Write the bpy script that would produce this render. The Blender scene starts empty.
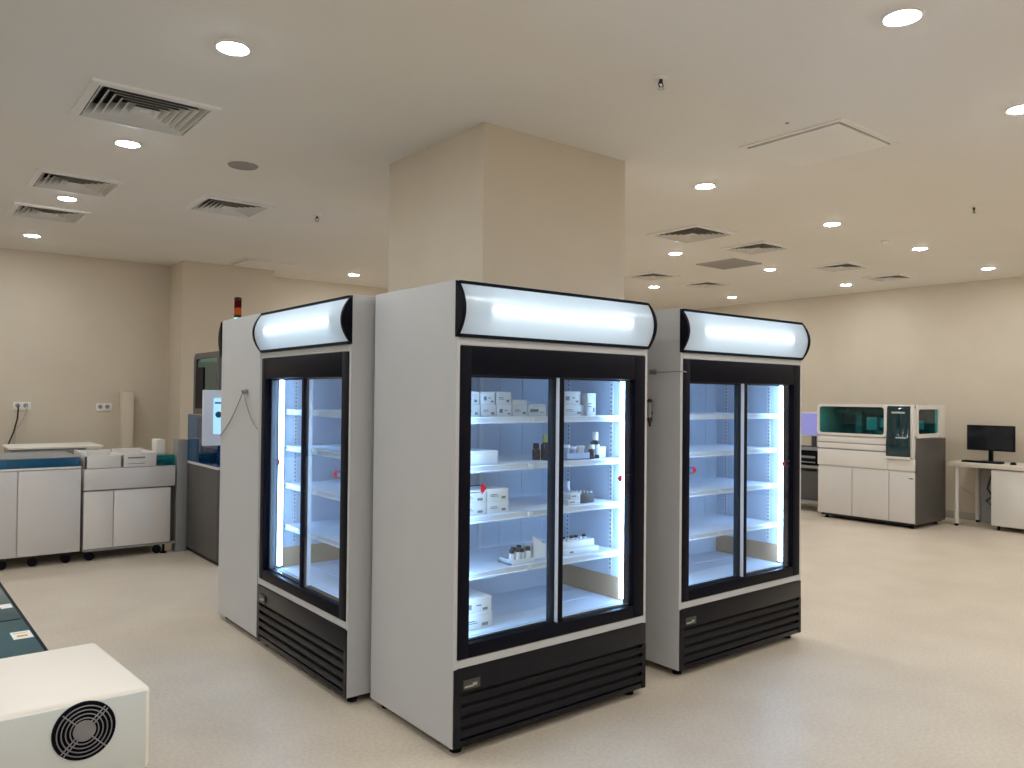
import bpy, bmesh, math, random
from mathutils import Vector, Matrix
random.seed(7)
SC = bpy.context.scene
COL = SC.collection
PI = math.pi
R = math.radians

# ------------------------------------------------------------------ materials
def mat(name, col, rough=0.5, metal=0.0, var=0.03, scale=6.0, bump=0.0, bscale=200.0, spec=0.5, emit=None, estr=0.0, coat=0.0):
    m = bpy.data.materials.new(name); m.use_nodes = True
    nt = m.node_tree; b = nt.nodes['Principled BSDF']
    b.inputs['Roughness'].default_value = rough
    b.inputs['Metallic'].default_value = metal
    b.inputs['Specular IOR Level'].default_value = spec
    b.inputs['Coat Weight'].default_value = coat
    tc = nt.nodes.new('ShaderNodeTexCoord')
    nz = nt.nodes.new('ShaderNodeTexNoise'); nz.inputs['Scale'].default_value = scale; nz.inputs['Detail'].default_value = 4
    nt.links.new(tc.outputs['Object'], nz.inputs['Vector'])
    cr = nt.nodes.new('ShaderNodeValToRGB')
    lo = [max(0, c * (1 - var)) for c in col]; hi = [min(1, c * (1 + var)) for c in col]
    cr.color_ramp.elements[0].position = .3; cr.color_ramp.elements[1].position = .7
    cr.color_ramp.elements[0].color = (*lo, 1); cr.color_ramp.elements[1].color = (*hi, 1)
    nt.links.new(nz.outputs['Fac'], cr.inputs['Fac'])
    nt.links.new(cr.outputs['Color'], b.inputs['Base Color'])
    if bump:
        n2 = nt.nodes.new('ShaderNodeTexNoise'); n2.inputs['Scale'].default_value = bscale
        nt.links.new(tc.outputs['Object'], n2.inputs['Vector'])
        bp = nt.nodes.new('ShaderNodeBump'); bp.inputs['Strength'].default_value = bump; bp.inputs['Distance'].default_value = .002
        nt.links.new(n2.outputs['Fac'], bp.inputs['Height']); nt.links.new(bp.outputs['Normal'], b.inputs['Normal'])
    if emit:
        b.inputs['Emission Color'].default_value = (*emit, 1); b.inputs['Emission Strength'].default_value = estr
    return m

def emission(name, col, strength):
    m = bpy.data.materials.new(name); m.use_nodes = True; nt = m.node_tree; nt.nodes.clear()
    e = nt.nodes.new('ShaderNodeEmission'); e.inputs['Color'].default_value = (*col, 1); e.inputs['Strength'].default_value = strength
    o = nt.nodes.new('ShaderNodeOutputMaterial'); nt.links.new(e.outputs[0], o.inputs[0])
    return m

def glass(name, tint=(1, 1, 1), ior=1.45, gain=1.0, rough=0.0):
    m = bpy.data.materials.new(name); m.use_nodes = True; nt = m.node_tree; nt.nodes.clear()
    t = nt.nodes.new('ShaderNodeBsdfTransparent'); t.inputs['Color'].default_value = (*tint, 1)
    g = nt.nodes.new('ShaderNodeBsdfGlossy'); g.inputs['Roughness'].default_value = rough
    f = nt.nodes.new('ShaderNodeFresnel')
    # both faces of a pane reflect alike: the rays are not bent, so the leaving face must not turn into a mirror
    ge = nt.nodes.new('ShaderNodeNewGeometry'); mr = nt.nodes.new('ShaderNodeMapRange')
    mr.inputs['To Min'].default_value = ior; mr.inputs['To Max'].default_value = 1 / ior
    nt.links.new(ge.outputs['Backfacing'], mr.inputs['Value']); nt.links.new(mr.outputs['Result'], f.inputs['IOR'])
    k = nt.nodes.new('ShaderNodeMath'); k.operation = 'MULTIPLY'; k.inputs[1].default_value = gain; k.use_clamp = True
    x = nt.nodes.new('ShaderNodeMixShader'); o = nt.nodes.new('ShaderNodeOutputMaterial')
    nt.links.new(f.outputs[0], k.inputs[0]); nt.links.new(k.outputs[0], x.inputs[0])
    nt.links.new(t.outputs[0], x.inputs[1]); nt.links.new(g.outputs[0], x.inputs[2]); nt.links.new(x.outputs[0], o.inputs[0])
    return m

def translucent(name, col, gloss=.06):
    m = bpy.data.materials.new(name); m.use_nodes = True; nt = m.node_tree; nt.nodes.clear()
    d = nt.nodes.new('ShaderNodeBsdfDiffuse'); d.inputs['Color'].default_value = (*col, 1)
    t = nt.nodes.new('ShaderNodeBsdfTranslucent'); t.inputs['Color'].default_value = (*col, 1)
    g = nt.nodes.new('ShaderNodeBsdfGlossy'); g.inputs['Roughness'].default_value = .25
    a = nt.nodes.new('ShaderNodeMixShader'); a.inputs[0].default_value = .55
    b = nt.nodes.new('ShaderNodeMixShader'); b.inputs[0].default_value = gloss
    o = nt.nodes.new('ShaderNodeOutputMaterial')
    nt.links.new(d.outputs[0], a.inputs[1]); nt.links.new(t.outputs[0], a.inputs[2])
    nt.links.new(a.outputs[0], b.inputs[1]); nt.links.new(g.outputs[0], b.inputs[2]); nt.links.new(b.outputs[0], o.inputs[0])
    return m

def floor_mat():
    m = bpy.data.materials.new('vinyl_floor'); m.use_nodes = True; nt = m.node_tree; b = nt.nodes['Principled BSDF']
    tc = nt.nodes.new('ShaderNodeTexCoord')
    def noise(s, d):
        n = nt.nodes.new('ShaderNodeTexNoise'); n.inputs['Scale'].default_value = s; n.inputs['Detail'].default_value = d
        nt.links.new(tc.outputs['Object'], n.inputs['Vector']); return n
    def ramp(n, p0, c0, p1, c1):
        r = nt.nodes.new('ShaderNodeValToRGB'); r.color_ramp.elements[0].position = p0; r.color_ramp.elements[1].position = p1
        r.color_ramp.elements[0].color = (*c0, 1); r.color_ramp.elements[1].color = (*c1, 1)
        nt.links.new(n.outputs['Fac'], r.inputs['Fac']); return r
    big = ramp(noise(2.2, 5), .35, (.655, .555, .445), .68, (.71, .61, .49))
    fine = ramp(noise(55, 3), .38, (.90, .90, .90), .62, (1, 1, 1))
    mx = nt.nodes.new('ShaderNodeMix'); mx.data_type = 'RGBA'; mx.blend_type = 'MULTIPLY'; mx.inputs['Factor'].default_value = 1
    nt.links.new(big.outputs['Color'], mx.inputs['A']); nt.links.new(fine.outputs['Color'], mx.inputs['B'])
    nt.links.new(mx.outputs['Result'], b.inputs['Base Color'])
    b.inputs['Roughness'].default_value = .42; b.inputs['Specular IOR Level'].default_value = .35
    return m

M = dict(
    floor=floor_mat(),
    wall=mat('wall_paint', (.645, .560, .45), .8, var=.02, scale=3, bump=.05, bscale=350, spec=.2),
    ceil=mat('ceiling_paint', (.81, .775, .72), .85, var=.012, scale=2, spec=.15),
    base=mat('baseboard_vinyl', (.42, .38, .33), .5),
    white=mat('white_powder_coat', (.53, .535, .55), .38, var=.012, scale=5),
    liner=mat('white_liner', (.68, .73, .80), .4, var=.015),
    rail=mat('clear_white_rail', (.70, .75, .84), .3, var=.01),
    black=mat('black_plastic', (.005, .005, .010), .45, var=.1, spec=.08),
    blackm=mat('black_matt', (.008, .008, .010), .6, var=.1),
    grille=mat('black_grille', (.006, .006, .010), .28, var=.1, spec=.22),
    stile=mat('grey_aluminium', (.022, .028, .042), .4),
    gasket=mat('white_gasket', (.80, .80, .82), .4),
    glass=glass('clear_glass', (.93, .965, .975), 1.45, .9),
    tan=mat('tan_board', (.47, .29, .16), .7, var=.06),
    badge=mat('badge_plate', (.06, .06, .055), .3, metal=.3),
    badgel=mat('badge_mark', (.42, .42, .40), .35, metal=.3),
    diffuser=translucent('sign_diffuser', (.86, .92, .97)),
    tube=emission('sign_tube_light', (.80, .93, 1.0), 9.0),
    board=emission('sign_added_glow', (.60, .81, 1.0), .95),
    led=emission('led_strip_light', (.345, .60, 1.0), 35.0),
    red=mat('red_sticker', (.62, .012, .05), .45),
    stickw=mat('white_sticker', (.85, .85, .86), .45),
    lamp=emission('downlight_lens', (.90, .96, .985), 220.0),
    trimr=mat('white_trim', (.80, .78, .75), .5),
    vent=mat('vent_white', (.80, .77, .725), .5, var=.01),
    ventshade=mat('vent_painted_shade', (.07, .065, .062), .7),  # dark colour standing for the shade between the louvres
    plenum=mat('vent_dark', (.035, .032, .03), .8),
    gridg=mat('grey_grille', (.42, .39, .38), .6),
    speaker=mat('grey_mesh', (.33, .30, .28), .7),
    chrome=mat('chrome', (.55, .55, .55), .2, metal=1),
    cabw=mat('cabinet_white', (.66, .625, .60), .42, var=.012),
    cabw2=mat('warm_white_plastic', (.74, .70, .66), .45, var=.015),
    dgrey=mat('dark_grey_panel', (.085, .078, .074), .45, var=.05),
    mgrey=mat('mid_grey_panel', (.27, .27, .275), .45),
    blue=mat('blue_band', (.006, .075, .155), .18, var=.15, coat=.3),
    teal=mat('dark_teal_lid', (.012, .085, .115), .12, var=.2, scale=3, coat=.4),
    tealglass=glass('teal_glass', (.20, .70, .72), 1.5, 1.2),
    blueglass=glass('blue_glass', (.20, .48, .78), 1.5, 1.2),
    machine=mat('machine_inside', (.15, .20, .22), .5, var=.3, scale=12),
    bluein=mat('blue_inner_part', (.05, .13, .24), .4, var=.3, scale=8),
    tealdark=mat('very_dark_teal', (.004, .030, .040), .10, var=.2, coat=.4),
    machinel=mat('machine_light_part', (.45, .52, .54), .5),
    screen=mat('dark_screen', (.010, .012, .018), .15, var=.1),
    lilac=mat('lit_lilac_screen', (.10, .10, .2), .3, emit=(.34, .34, .80), estr=.55),
    bluescr=mat('lit_blue_screen', (.10, .2, .3), .3, emit=(.35, .65, 1.0), estr=.95),
    bezel=mat('pale_bezel', (.62, .66, .74), .4),
    carton=mat('white_carton', (.74, .74, .72), .6, var=.03),
    cartonb=mat('plain_white_carton', (.82, .84, .88), .5),
    print=mat('grey_print', (.20, .20, .21), .6),
    green=mat('green_print', (.16, .36, .16), .6),
    brown=mat('dark_brown_rack', (.055, .042, .038), .6, var=.2, scale=40),
    amber=mat('dark_bottle', (.018, .016, .02), .2, coat=.3),
    yellow=mat('yellow_green_cap', (.45, .46, .14), .45),
    clearp=mat('clear_plastic', (.42, .50, .66), .25, var=.06),
    vialw=mat('white_plastic', (.84, .85, .87), .35),
    capd=mat('dark_cap', (.015, .017, .022), .4),
    steel=mat('grey_wire', (.30, .29, .29), .4, metal=.6),
    cream=mat('cream_plastic', (.86, .79, .71), .42, var=.01, bump=.12, bscale=700),
    paleg=mat('pale_grey_plastic', (.64, .68, .68), .42, var=.01, bump=.12, bscale=700),
    ringg=mat('fan_guard_grey', (.26, .26, .29), .35, metal=.5),
    label=mat('paper_label', (.85, .83, .80), .6),
    orange=mat('orange_print', (.75, .28, .08), .6),
    desk=mat('desk_laminate', (.70, .63, .53), .5, var=.02),
    cable=mat('dark_cable', (.02, .02, .022), .5),
    cablew=mat('pale_cable', (.50, .46, .40), .5),
    towr=emission('signal_red', (.40, .03, .03), .10),
    towo=emission('signal_amber', (.75, .14, .03), .30),
    towg=emission('signal_green', (.25, 1.0, .75), 1.6),
)

# ------------------------------------------------------------------ geometry helpers
class MB:
    def __init__(s): s.bm = bmesh.new(); s.mats = []
    def _mi(s, m):
        if m is None: return 0
        if m not in s.mats: s.mats.append(m)
        return s.mats.index(m)
    def _add(s, t, m=None, mtx=None):
        if mtx is not None: bmesh.ops.transform(t, matrix=mtx, verts=t.verts)
        i = s._mi(m)
        for f in t.faces: f.material_index = i
        me = bpy.data.meshes.new('tmp'); t.to_mesh(me); t.free(); s.bm.from_mesh(me); bpy.data.meshes.remove(me)
        return s
    def box(s, x0, x1, y0, y1, z0, z1, bev=0.0, seg=2, m=None, mtx=None):
        t = bmesh.new(); bmesh.ops.create_cube(t, size=1)
        for v in t.verts:
            v.co = ((x0 + x1) / 2 + v.co.x * abs(x1 - x0), (y0 + y1) / 2 + v.co.y * abs(y1 - y0), (z0 + z1) / 2 + v.co.z * abs(z1 - z0))
        if bev: bmesh.ops.bevel(t, geom=t.edges[:], offset=bev, segments=seg, affect='EDGES', profile=.5)
        return s._add(t, m, mtx)
    def prism(s, poly, ax, a0, a1, bev=0.0, seg=2, m=None, mtx=None):
        # poly: 2-D outline in the two remaining axes (cyclic order), extruded along ax
        t = bmesh.new()
        def P(p, a):
            return {'x': (a, p[0], p[1]), 'y': (p[0], a, p[1]), 'z': (p[0], p[1], a)}[ax]
        lo = [t.verts.new(P(p, a0)) for p in poly]; hi = [t.verts.new(P(p, a1)) for p in poly]
        n = len(poly)
        t.faces.new(lo); t.faces.new(hi[::-1])
        for i in range(n): t.faces.new((lo[i], hi[i], hi[(i + 1) % n], lo[(i + 1) % n]))
        bmesh.ops.recalc_face_normals(t, faces=t.faces)
        if bev: bmesh.ops.bevel(t, geom=t.edges[:], offset=bev, segments=seg, affect='EDGES', profile=.5)
        return s._add(t, m, mtx)
    def lathe(s, prof, c=(0, 0, 0), ax='z', seg=24, m=None, mtx=None):
        t = bmesh.new(); rings = []
        def P(r, a, h):
            u, v = r * math.cos(a), r * math.sin(a)
            q = {'z': (u, v, h), 'y': (u, h, v), 'x': (h, u, v)}[ax]
            return (c[0] + q[0], c[1] + q[1], c[2] + q[2])
        for r, h in prof:
            if r < 1e-6: rings.append([t.verts.new(P(0, 0, h))])
            else: rings.append([t.verts.new(P(r, 2 * PI * k / seg, h)) for k in range(seg)])
        for a, b in zip(rings, rings[1:]):
            for k in range(seg):
                k2 = (k + 1) % seg
                if len(a) == 1 and len(b) == 1: continue
                if len(a) == 1: t.faces.new((a[0], b[k], b[k2]))
                elif len(b) == 1: t.faces.new((a[k], b[0], a[k2]))
                else: t.faces.new((a[k], b[k], b[k2], a[k2]))
        for g in (rings[0], rings[-1]):
            if len(g) > 1: t.faces.new(g)
        bmesh.ops.recalc_face_normals(t, faces=t.faces)
        return s._add(t, m, mtx)
    def cyl(s, c, r, h, ax='z', seg=20, m=None, mtx=None):
        return s.lathe([(r, 0), (r, h)], c, ax, seg, m, mtx)
    def tube(s, pts, r, seg=8, m=None, closed=False, mtx=None):
        t = bmesh.new(); pts = [Vector(p) for p in pts]; n = len(pts); rings = []
        up = None
        for i in range(n):
            a = pts[i - 1] if (i or closed) else pts[i]; b = pts[(i + 1) % n] if (i < n - 1 or closed) else pts[i]
            d = (b - a).normalized()
            if up is None: up = d.orthogonal().normalized()
            up = (up - d * up.dot(d)); up = up.normalized() if up.length > 1e-6 else d.orthogonal().normalized()
            w = d.cross(up)
            rings.append([t.verts.new(pts[i] + up * (r * math.cos(2 * PI * k / seg)) + w * (r * math.sin(2 * PI * k / seg))) for k in range(seg)])
        for i in range(n if closed else n - 1):
            a, b = rings[i], rings[(i + 1) % n]
            for k in range(seg): t.faces.new((a[k], a[(k + 1) % seg], b[(k + 1) % seg], b[k]))
        if not closed: t.faces.new(rings[0]); t.faces.new(rings[-1][::-1])
        bmesh.ops.recalc_face_normals(t, faces=t.faces)
        return s._add(t, m, mtx)
    def sqsweep(s, prof, m=None, asp=1.0, first=None):
        # closed profile of (half_size, z) swept round a square
        t = bmesh.new(); L = []
        for a, z in prof: L.append([t.verts.new((sx * a, sy * a * asp, z)) for sx, sy in ((1, 1), (-1, 1), (-1, -1), (1, -1))])
        n = len(prof)
        for i in range(n):
            a, b = L[i], L[(i + 1) % n]
            for k in range(4): t.faces.new((a[k], a[(k + 1) % 4], b[(k + 1) % 4], b[k]))
        bmesh.ops.recalc_face_normals(t, faces=t.faces)
        s._add(t, m)
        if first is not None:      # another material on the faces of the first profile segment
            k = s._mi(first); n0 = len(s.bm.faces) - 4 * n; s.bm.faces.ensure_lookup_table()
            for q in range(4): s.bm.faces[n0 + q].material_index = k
        return s

def obj(name, mb, m=None, parent=None, smooth=35):
    me = bpy.data.meshes.new(name); mb.bm.to_mesh(me); mb.bm.free()
    if mb.mats and any(mb.mats):
        for x in mb.mats: me.materials.append(x)
    else: me.materials.append(m)
    for p in me.polygons: p.use_smooth = True
    me.set_sharp_from_angle(angle=R(smooth))
    o = bpy.data.objects.new(name, me); COL.objects.link(o)
    if parent: o.parent = parent
    return o

def B(name, m, parent, *boxes, bev=0.0, seg=2):
    mb = MB()
    for b in boxes: mb.box(*b, bev=bev, seg=seg)
    return obj(name, mb, m, parent)

def tag(o, label, cat, group=None, kind=None):
    if label: o['label'] = label
    if cat: o['category'] = cat
    if group: o['group'] = group
    if kind: o['kind'] = kind
    return o

def thing(name, label, cat, loc=(0, 0, 0), rz=0.0, group=None):
    o = bpy.data.objects.new(name, None); COL.objects.link(o); o.empty_display_size = .1
    o.location = loc; o.rotation_euler = (0, 0, rz)
    return tag(o, label, cat, group)

def struct(name, mb, m):
    o = obj(name, mb, m); o['kind'] = 'structure'; return o

KIDS = {}
def kids(o): return [c for c in bpy.data.objects if c.parent == o]
def dup(o, parent=None):
    c = o.copy(); COL.objects.link(c)
    if parent is not None: c.parent = parent
    for ch in kids(o): dup(ch, c)
    return c
def place(root, loc, rz=None, label=None, group=None):
    c = dup(root); c.location = loc
    if rz is not None: c.rotation_euler = (0, 0, rz)
    if label: c['label'] = label
    if group: c['group'] = group
    return c

# ------------------------------------------------------------------ room
CZ = 3.1
X0, X1, Y0, Y1 = -3.4, 11.0, -3.4, 10.1
struct('floor', MB().box(X0, X1, Y0, Y1, -.1, 0), M['floor'])

VENTS = [  # centre x, y, half size, label
    (1.065, 4.62, .315, 'largest square four-way ceiling vent, at upper left, between two lit downlights'),
    (1.045, 6.58, .28, 'second square louvred ceiling vent from the upper left, above a lit downlight'),
    (1.045, 7.83, .28, 'square louvred ceiling vent farthest left and lowest, above the left white machines'),
    (2.175, 6.56, .28, 'square louvred ceiling vent just left of the pillar, past the dim round speaker'),
    (5.905, 4.74, .30, 'square louvred ceiling vent nearest right of the pillar, in front of the grey return grille'),
    (6.945, 4.74, .26, 'square louvred ceiling vent right of the pillar, directly right of the nearest one'),
    (7.57, 6.70, .25, 'far square ceiling vent touching the right edge of the pillar'),
    (8.66, 6.72, .25, 'far square ceiling vent above the right refrigerator, lowest of the vents there'),
    (8.65, 4.78, .25, 'square ceiling vent over the right side, left of the last one by the wall'),
    (9.87, 4.79, .24, 'square ceiling vent nearest the right wall'),
]
holes = [(x, y, h - .03) for x, y, h, _ in VENTS]
xs = sorted({X0, X1} | {x - h for x, y, h in holes} | {x + h for x, y, h in holes})
ys = sorted({Y0, Y1} | {y - h for x, y, h in holes} | {y + h for x, y, h in holes})
mb = MB(); t = bmesh.new(); vc = {}
def V(x, y):
    if (x, y) not in vc: vc[(x, y)] = t.verts.new((x, y, CZ))
    return vc[(x, y)]
for a, b in zip(xs, xs[1:]):
    for c, d in zip(ys, ys[1:]):
        mx, my = (a + b) / 2, (c + d) / 2
        if any(abs(mx - x) < h and abs(my - y) < h for x, y, h in holes): continue
        t.faces.new((V(a, c), V(a, d), V(b, d), V(b, c)))
mb._add(t); mb.box(X0, X1, Y0, Y1, CZ + .2, CZ + .25)
struct('ceiling', mb, M['ceil'])
T = .15
struct('wall_back', MB().box(X0 - T, X1 + T, Y1, Y1 + T, 0, CZ + .25), M['wall'])
struct('wall_front', MB().box(X0 - T, X1 + T, Y0 - T, Y0, 0, CZ + .25), M['wall'])
struct('wall_left', MB().box(X0 - T, X0, Y0, Y1, 0, CZ + .25), M['wall'])
struct('wall_right', MB().box(X1, X1 + T, Y0, Y1, 0, CZ + .25), M['wall'])
struct('wall_column', MB().box(2.605, 3.755, 3.565, 4.64, 0, CZ), M['wall'])
struct('wall_pier', MB().box(2.655, 3.76, 9.6, Y1, 0, CZ), M['wall'])
struct('baseboard_right', MB().box(X1 - .012, X1, Y0, Y1, 0, .1, bev=.003), M['base'])
struct('baseboard_back', MB().box(X0, 2.655, Y1 - .012, Y1, 0, .1, bev=.003).box(3.76, X1, Y1 - .012, Y1, 0, .1, bev=.003), M['base'])

# ------------------------------------------------------------------ ceiling fittings
def make_vent(h):
    v = thing('ceiling_vent', None, 'vent')
    obj('frame', MB().sqsweep([(h, .0), (h, -.014), (h - .035, -.018), (h - .042, -.014), (h - .042, .02), (h - .03, .02), (h - .03, .0)]), M['vent'], v)
    a = h - .048; n = 6; st = a / (n + .7)
    mb = MB()
    for k in range(n):
        r = a - k * st
        mb.sqsweep([(r, -.012), (r - .046, .052), (r - .049, .052), (r - .004, -.012)], m=M['vent'], first=M['ventshade'])  # upper blade faces painted dark as gap shade
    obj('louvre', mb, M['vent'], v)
    r = a - n * st
    obj('centre_plate', MB().box(-r, r, -r, r, -.006, .0, bev=.002), M['vent'], v)
    hh = h - .032
    obj('duct_box', MB().box(-hh, hh, -hh, hh, .075, .085).sqsweep([(hh, .02), (hh, .08), (hh - .004, .08), (hh - .004, .02)]), M['plenum'], v)
    return v
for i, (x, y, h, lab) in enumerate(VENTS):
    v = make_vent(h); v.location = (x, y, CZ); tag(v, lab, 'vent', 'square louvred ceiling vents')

# grey return grille
g = thing('return_grille', 'flat grey square return air grille in the ceiling, right of the pillar', 'vent', (7.54, 5.515, CZ))
obj('frame', MB().sqsweep([(.262, 0), (.262, -.010), (.235, -.010), (.235, 0)]), M['gridg'], g)
mb = MB()
for k in range(19): mb.box(-.237, .237, -.231 + k * .0245, -.219 + k * .0245, -.008, -.004)
obj('bar_grid', mb, M['gridg'], g)
obj('filter_pad', MB().box(-.236, .236, -.236, .236, -.003, 0), M['vent'], g)

# downlights
dl = thing('downlight', None, 'ceiling light')
obj('trim_ring', MB().lathe([(.062, .0), (.062, -.006), (.070, -.010), (.079, -.006), (.081, 0)], seg=40), M['trimr'], dl)
obj('lens', MB().lathe([(.0625, -.003), (.0625, -.005), (.052, -.011), (.038, -.0155), (.018, -.018), (0, -.0185)], seg=40), M['lamp'], dl)
SEEN = [
    (1.173, 3.517, 'large lit downlight at top left, above the largest square vent'),
    (1.128, 5.297, 'lit downlight at left, between the largest vent and the second vent'),
    (1.077, 7.127, 'lit downlight at left, between the second and third square vents'),
    (1.069, 9.052, 'lit downlight farthest left, close to the back wall above the outlets'),
    (4.665, 9.201, 'lone small lit downlight left of the pillar, above the left refrigerator sign'),
    (3.172, 1.491, 'largest lit downlight, at the top right above the access panel'),
    (4.660, 1.562, 'lit downlight cut by the right edge of the picture'),
    (4.628, 3.596, 'lit downlight nearest the right face of the pillar, below the access panel'),
    (6.478, 3.652, 'lit downlight at right, between the access panel and the smoke detector'),
    (6.562, 5.482, 'lit downlight just below the nearest vent right of the pillar'),
    (8.190, 3.663, 'lit downlight beside the smoke detector at right'),
    (8.213, 5.417, 'lit downlight touching the right side of the grey return grille'),
    (8.330, 7.338, 'small lit downlight above the gap between the two right refrigerator signs'),
    (10.068, 7.300, 'smallest lit downlight, just above the right refrigerator sign'),
    (10.073, 5.475, 'small lit downlight below the two vents near the right wall'),
    (10.007, 3.704, 'lit downlight nearest the right wall, above the desk'),
]
HID = [(x, y) for x in (-2.5, -.7) for y in (-2.2, -.35, 1.5, 3.55, 5.4, 7.2, 9.1)] + [(x, y) for x in (1.12, 2.95, 4.65, 6.5, 8.2, 10.05) for y in (-2.2, -.35)] + \
      [(x, 1.55) for x in (1.15, 6.5, 8.2, 10.05)] + [(4.65, 5.45), (4.65, 7.3), (6.5, 7.3), (6.5, 9.1), (8.2, 9.1)]
for k, (x, y, lab) in enumerate(SEEN):
    o = dl if k == 0 else dup(dl)
    o.location = (x, y, CZ); tag(o, lab, 'ceiling light', 'round recessed ceiling downlights')
for x, y in HID:
    o = dup(dl); o.location = (x, y, CZ); tag(o, 'lit round ceiling downlight beyond what the photo shows of the ceiling', 'ceiling light', 'downlights outside the view')

# access panels
def access(loc, h, lab):
    a = thing('access_panel', lab, 'access panel', loc)
    obj('frame', MB().sqsweep([(h, 0), (h, -.007), (h - .033, -.007), (h - .033, 0)]), M['ceil'], a)
    obj('hatch', MB().box(-h + .045, h - .045, -h + .045, h - .045, -.015, -.001, bev=.001), M['ceil'], a)
    obj('shadow_gap', MB().sqsweep([(h - .033, -.0005), (h - .033, -.0012), (h - .046, -.0012), (h - .046, -.0005)]), M['plenum'], a)
access((4.405, 2.575, CZ), .335, 'large flush square access hatch in the ceiling, upper right')
access((3.46, 9.20, CZ), .32, 'far ceiling access hatch left of the pillar, seen edge on above the signal lamp')

s = thing('ceiling_speaker', 'dim round grey speaker in the ceiling left of the pillar', 'speaker', (1.85, 5.308, CZ))
obj('rim', MB().lathe([(.085, 0), (.085, -.006), (.095, -.006), (.1, 0)], seg=36), M['speaker'], s)
obj('mesh_cover', MB().lathe([(.086, -.002), (.086, -.005), (0, -.007)], seg=36), M['speaker'], s)

sp = thing('ceiling_sprinkler', None, 'sprinkler')
obj('escutcheon', MB().lathe([(.036, 0), (.034, -.006), (.016, -.012), (0, -.013)], seg=24), M['trimr'], sp)
obj('body', MB().cyl((0, 0, -.03), .009, .02).tube([(-.013, 0, -.028), (-.016, 0, -.042), (0, 0, -.056)], .003).tube([(.013, 0, -.028), (.016, 0, -.042), (0, 0, -.056)], .003), M['blackm'], sp)
obj('deflector', MB().lathe([(.017, -.056), (.018, -.059), (0, -.06)], seg=16), M['chrome'], sp)
SPR = [(2.891, 2.513, 'nearest fire sprinkler head, high above the middle refrigerator'), (2.864, 6.358, 'small dark fire sprinkler head left of the pillar'), (6.731, 2.594, 'fire sprinkler head at upper right, near the edge of the picture')]
for k, (x, y, lab) in enumerate(SPR):
    o = sp if k == 0 else dup(sp); o.location = (x, y, CZ); tag(o, lab, 'sprinkler', 'fire sprinkler heads')
d = thing('smoke_detector', 'round white smoke detector on the ceiling between two downlights at right', 'smoke detector', (7.586, 3.716, CZ))
obj('base', MB().lathe([(.055, 0), (.055, -.012), (.05, -.016), (0, -.016)], seg=30), M['trimr'], d)
obj('sensor_head', MB().lathe([(.036, -.016), (.033, -.034), (.02, -.042), (0, -.042)], seg=30), M['vent'], d)
tag(obj('ceiling_screw', MB().lathe([(.012, 0), (.011, -.004), (0, -.006)], (3.92, 2.481, CZ), seg=12), M['speaker']), 'tiny round fixing in the ceiling beside the large access hatch', 'fixing')

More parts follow.
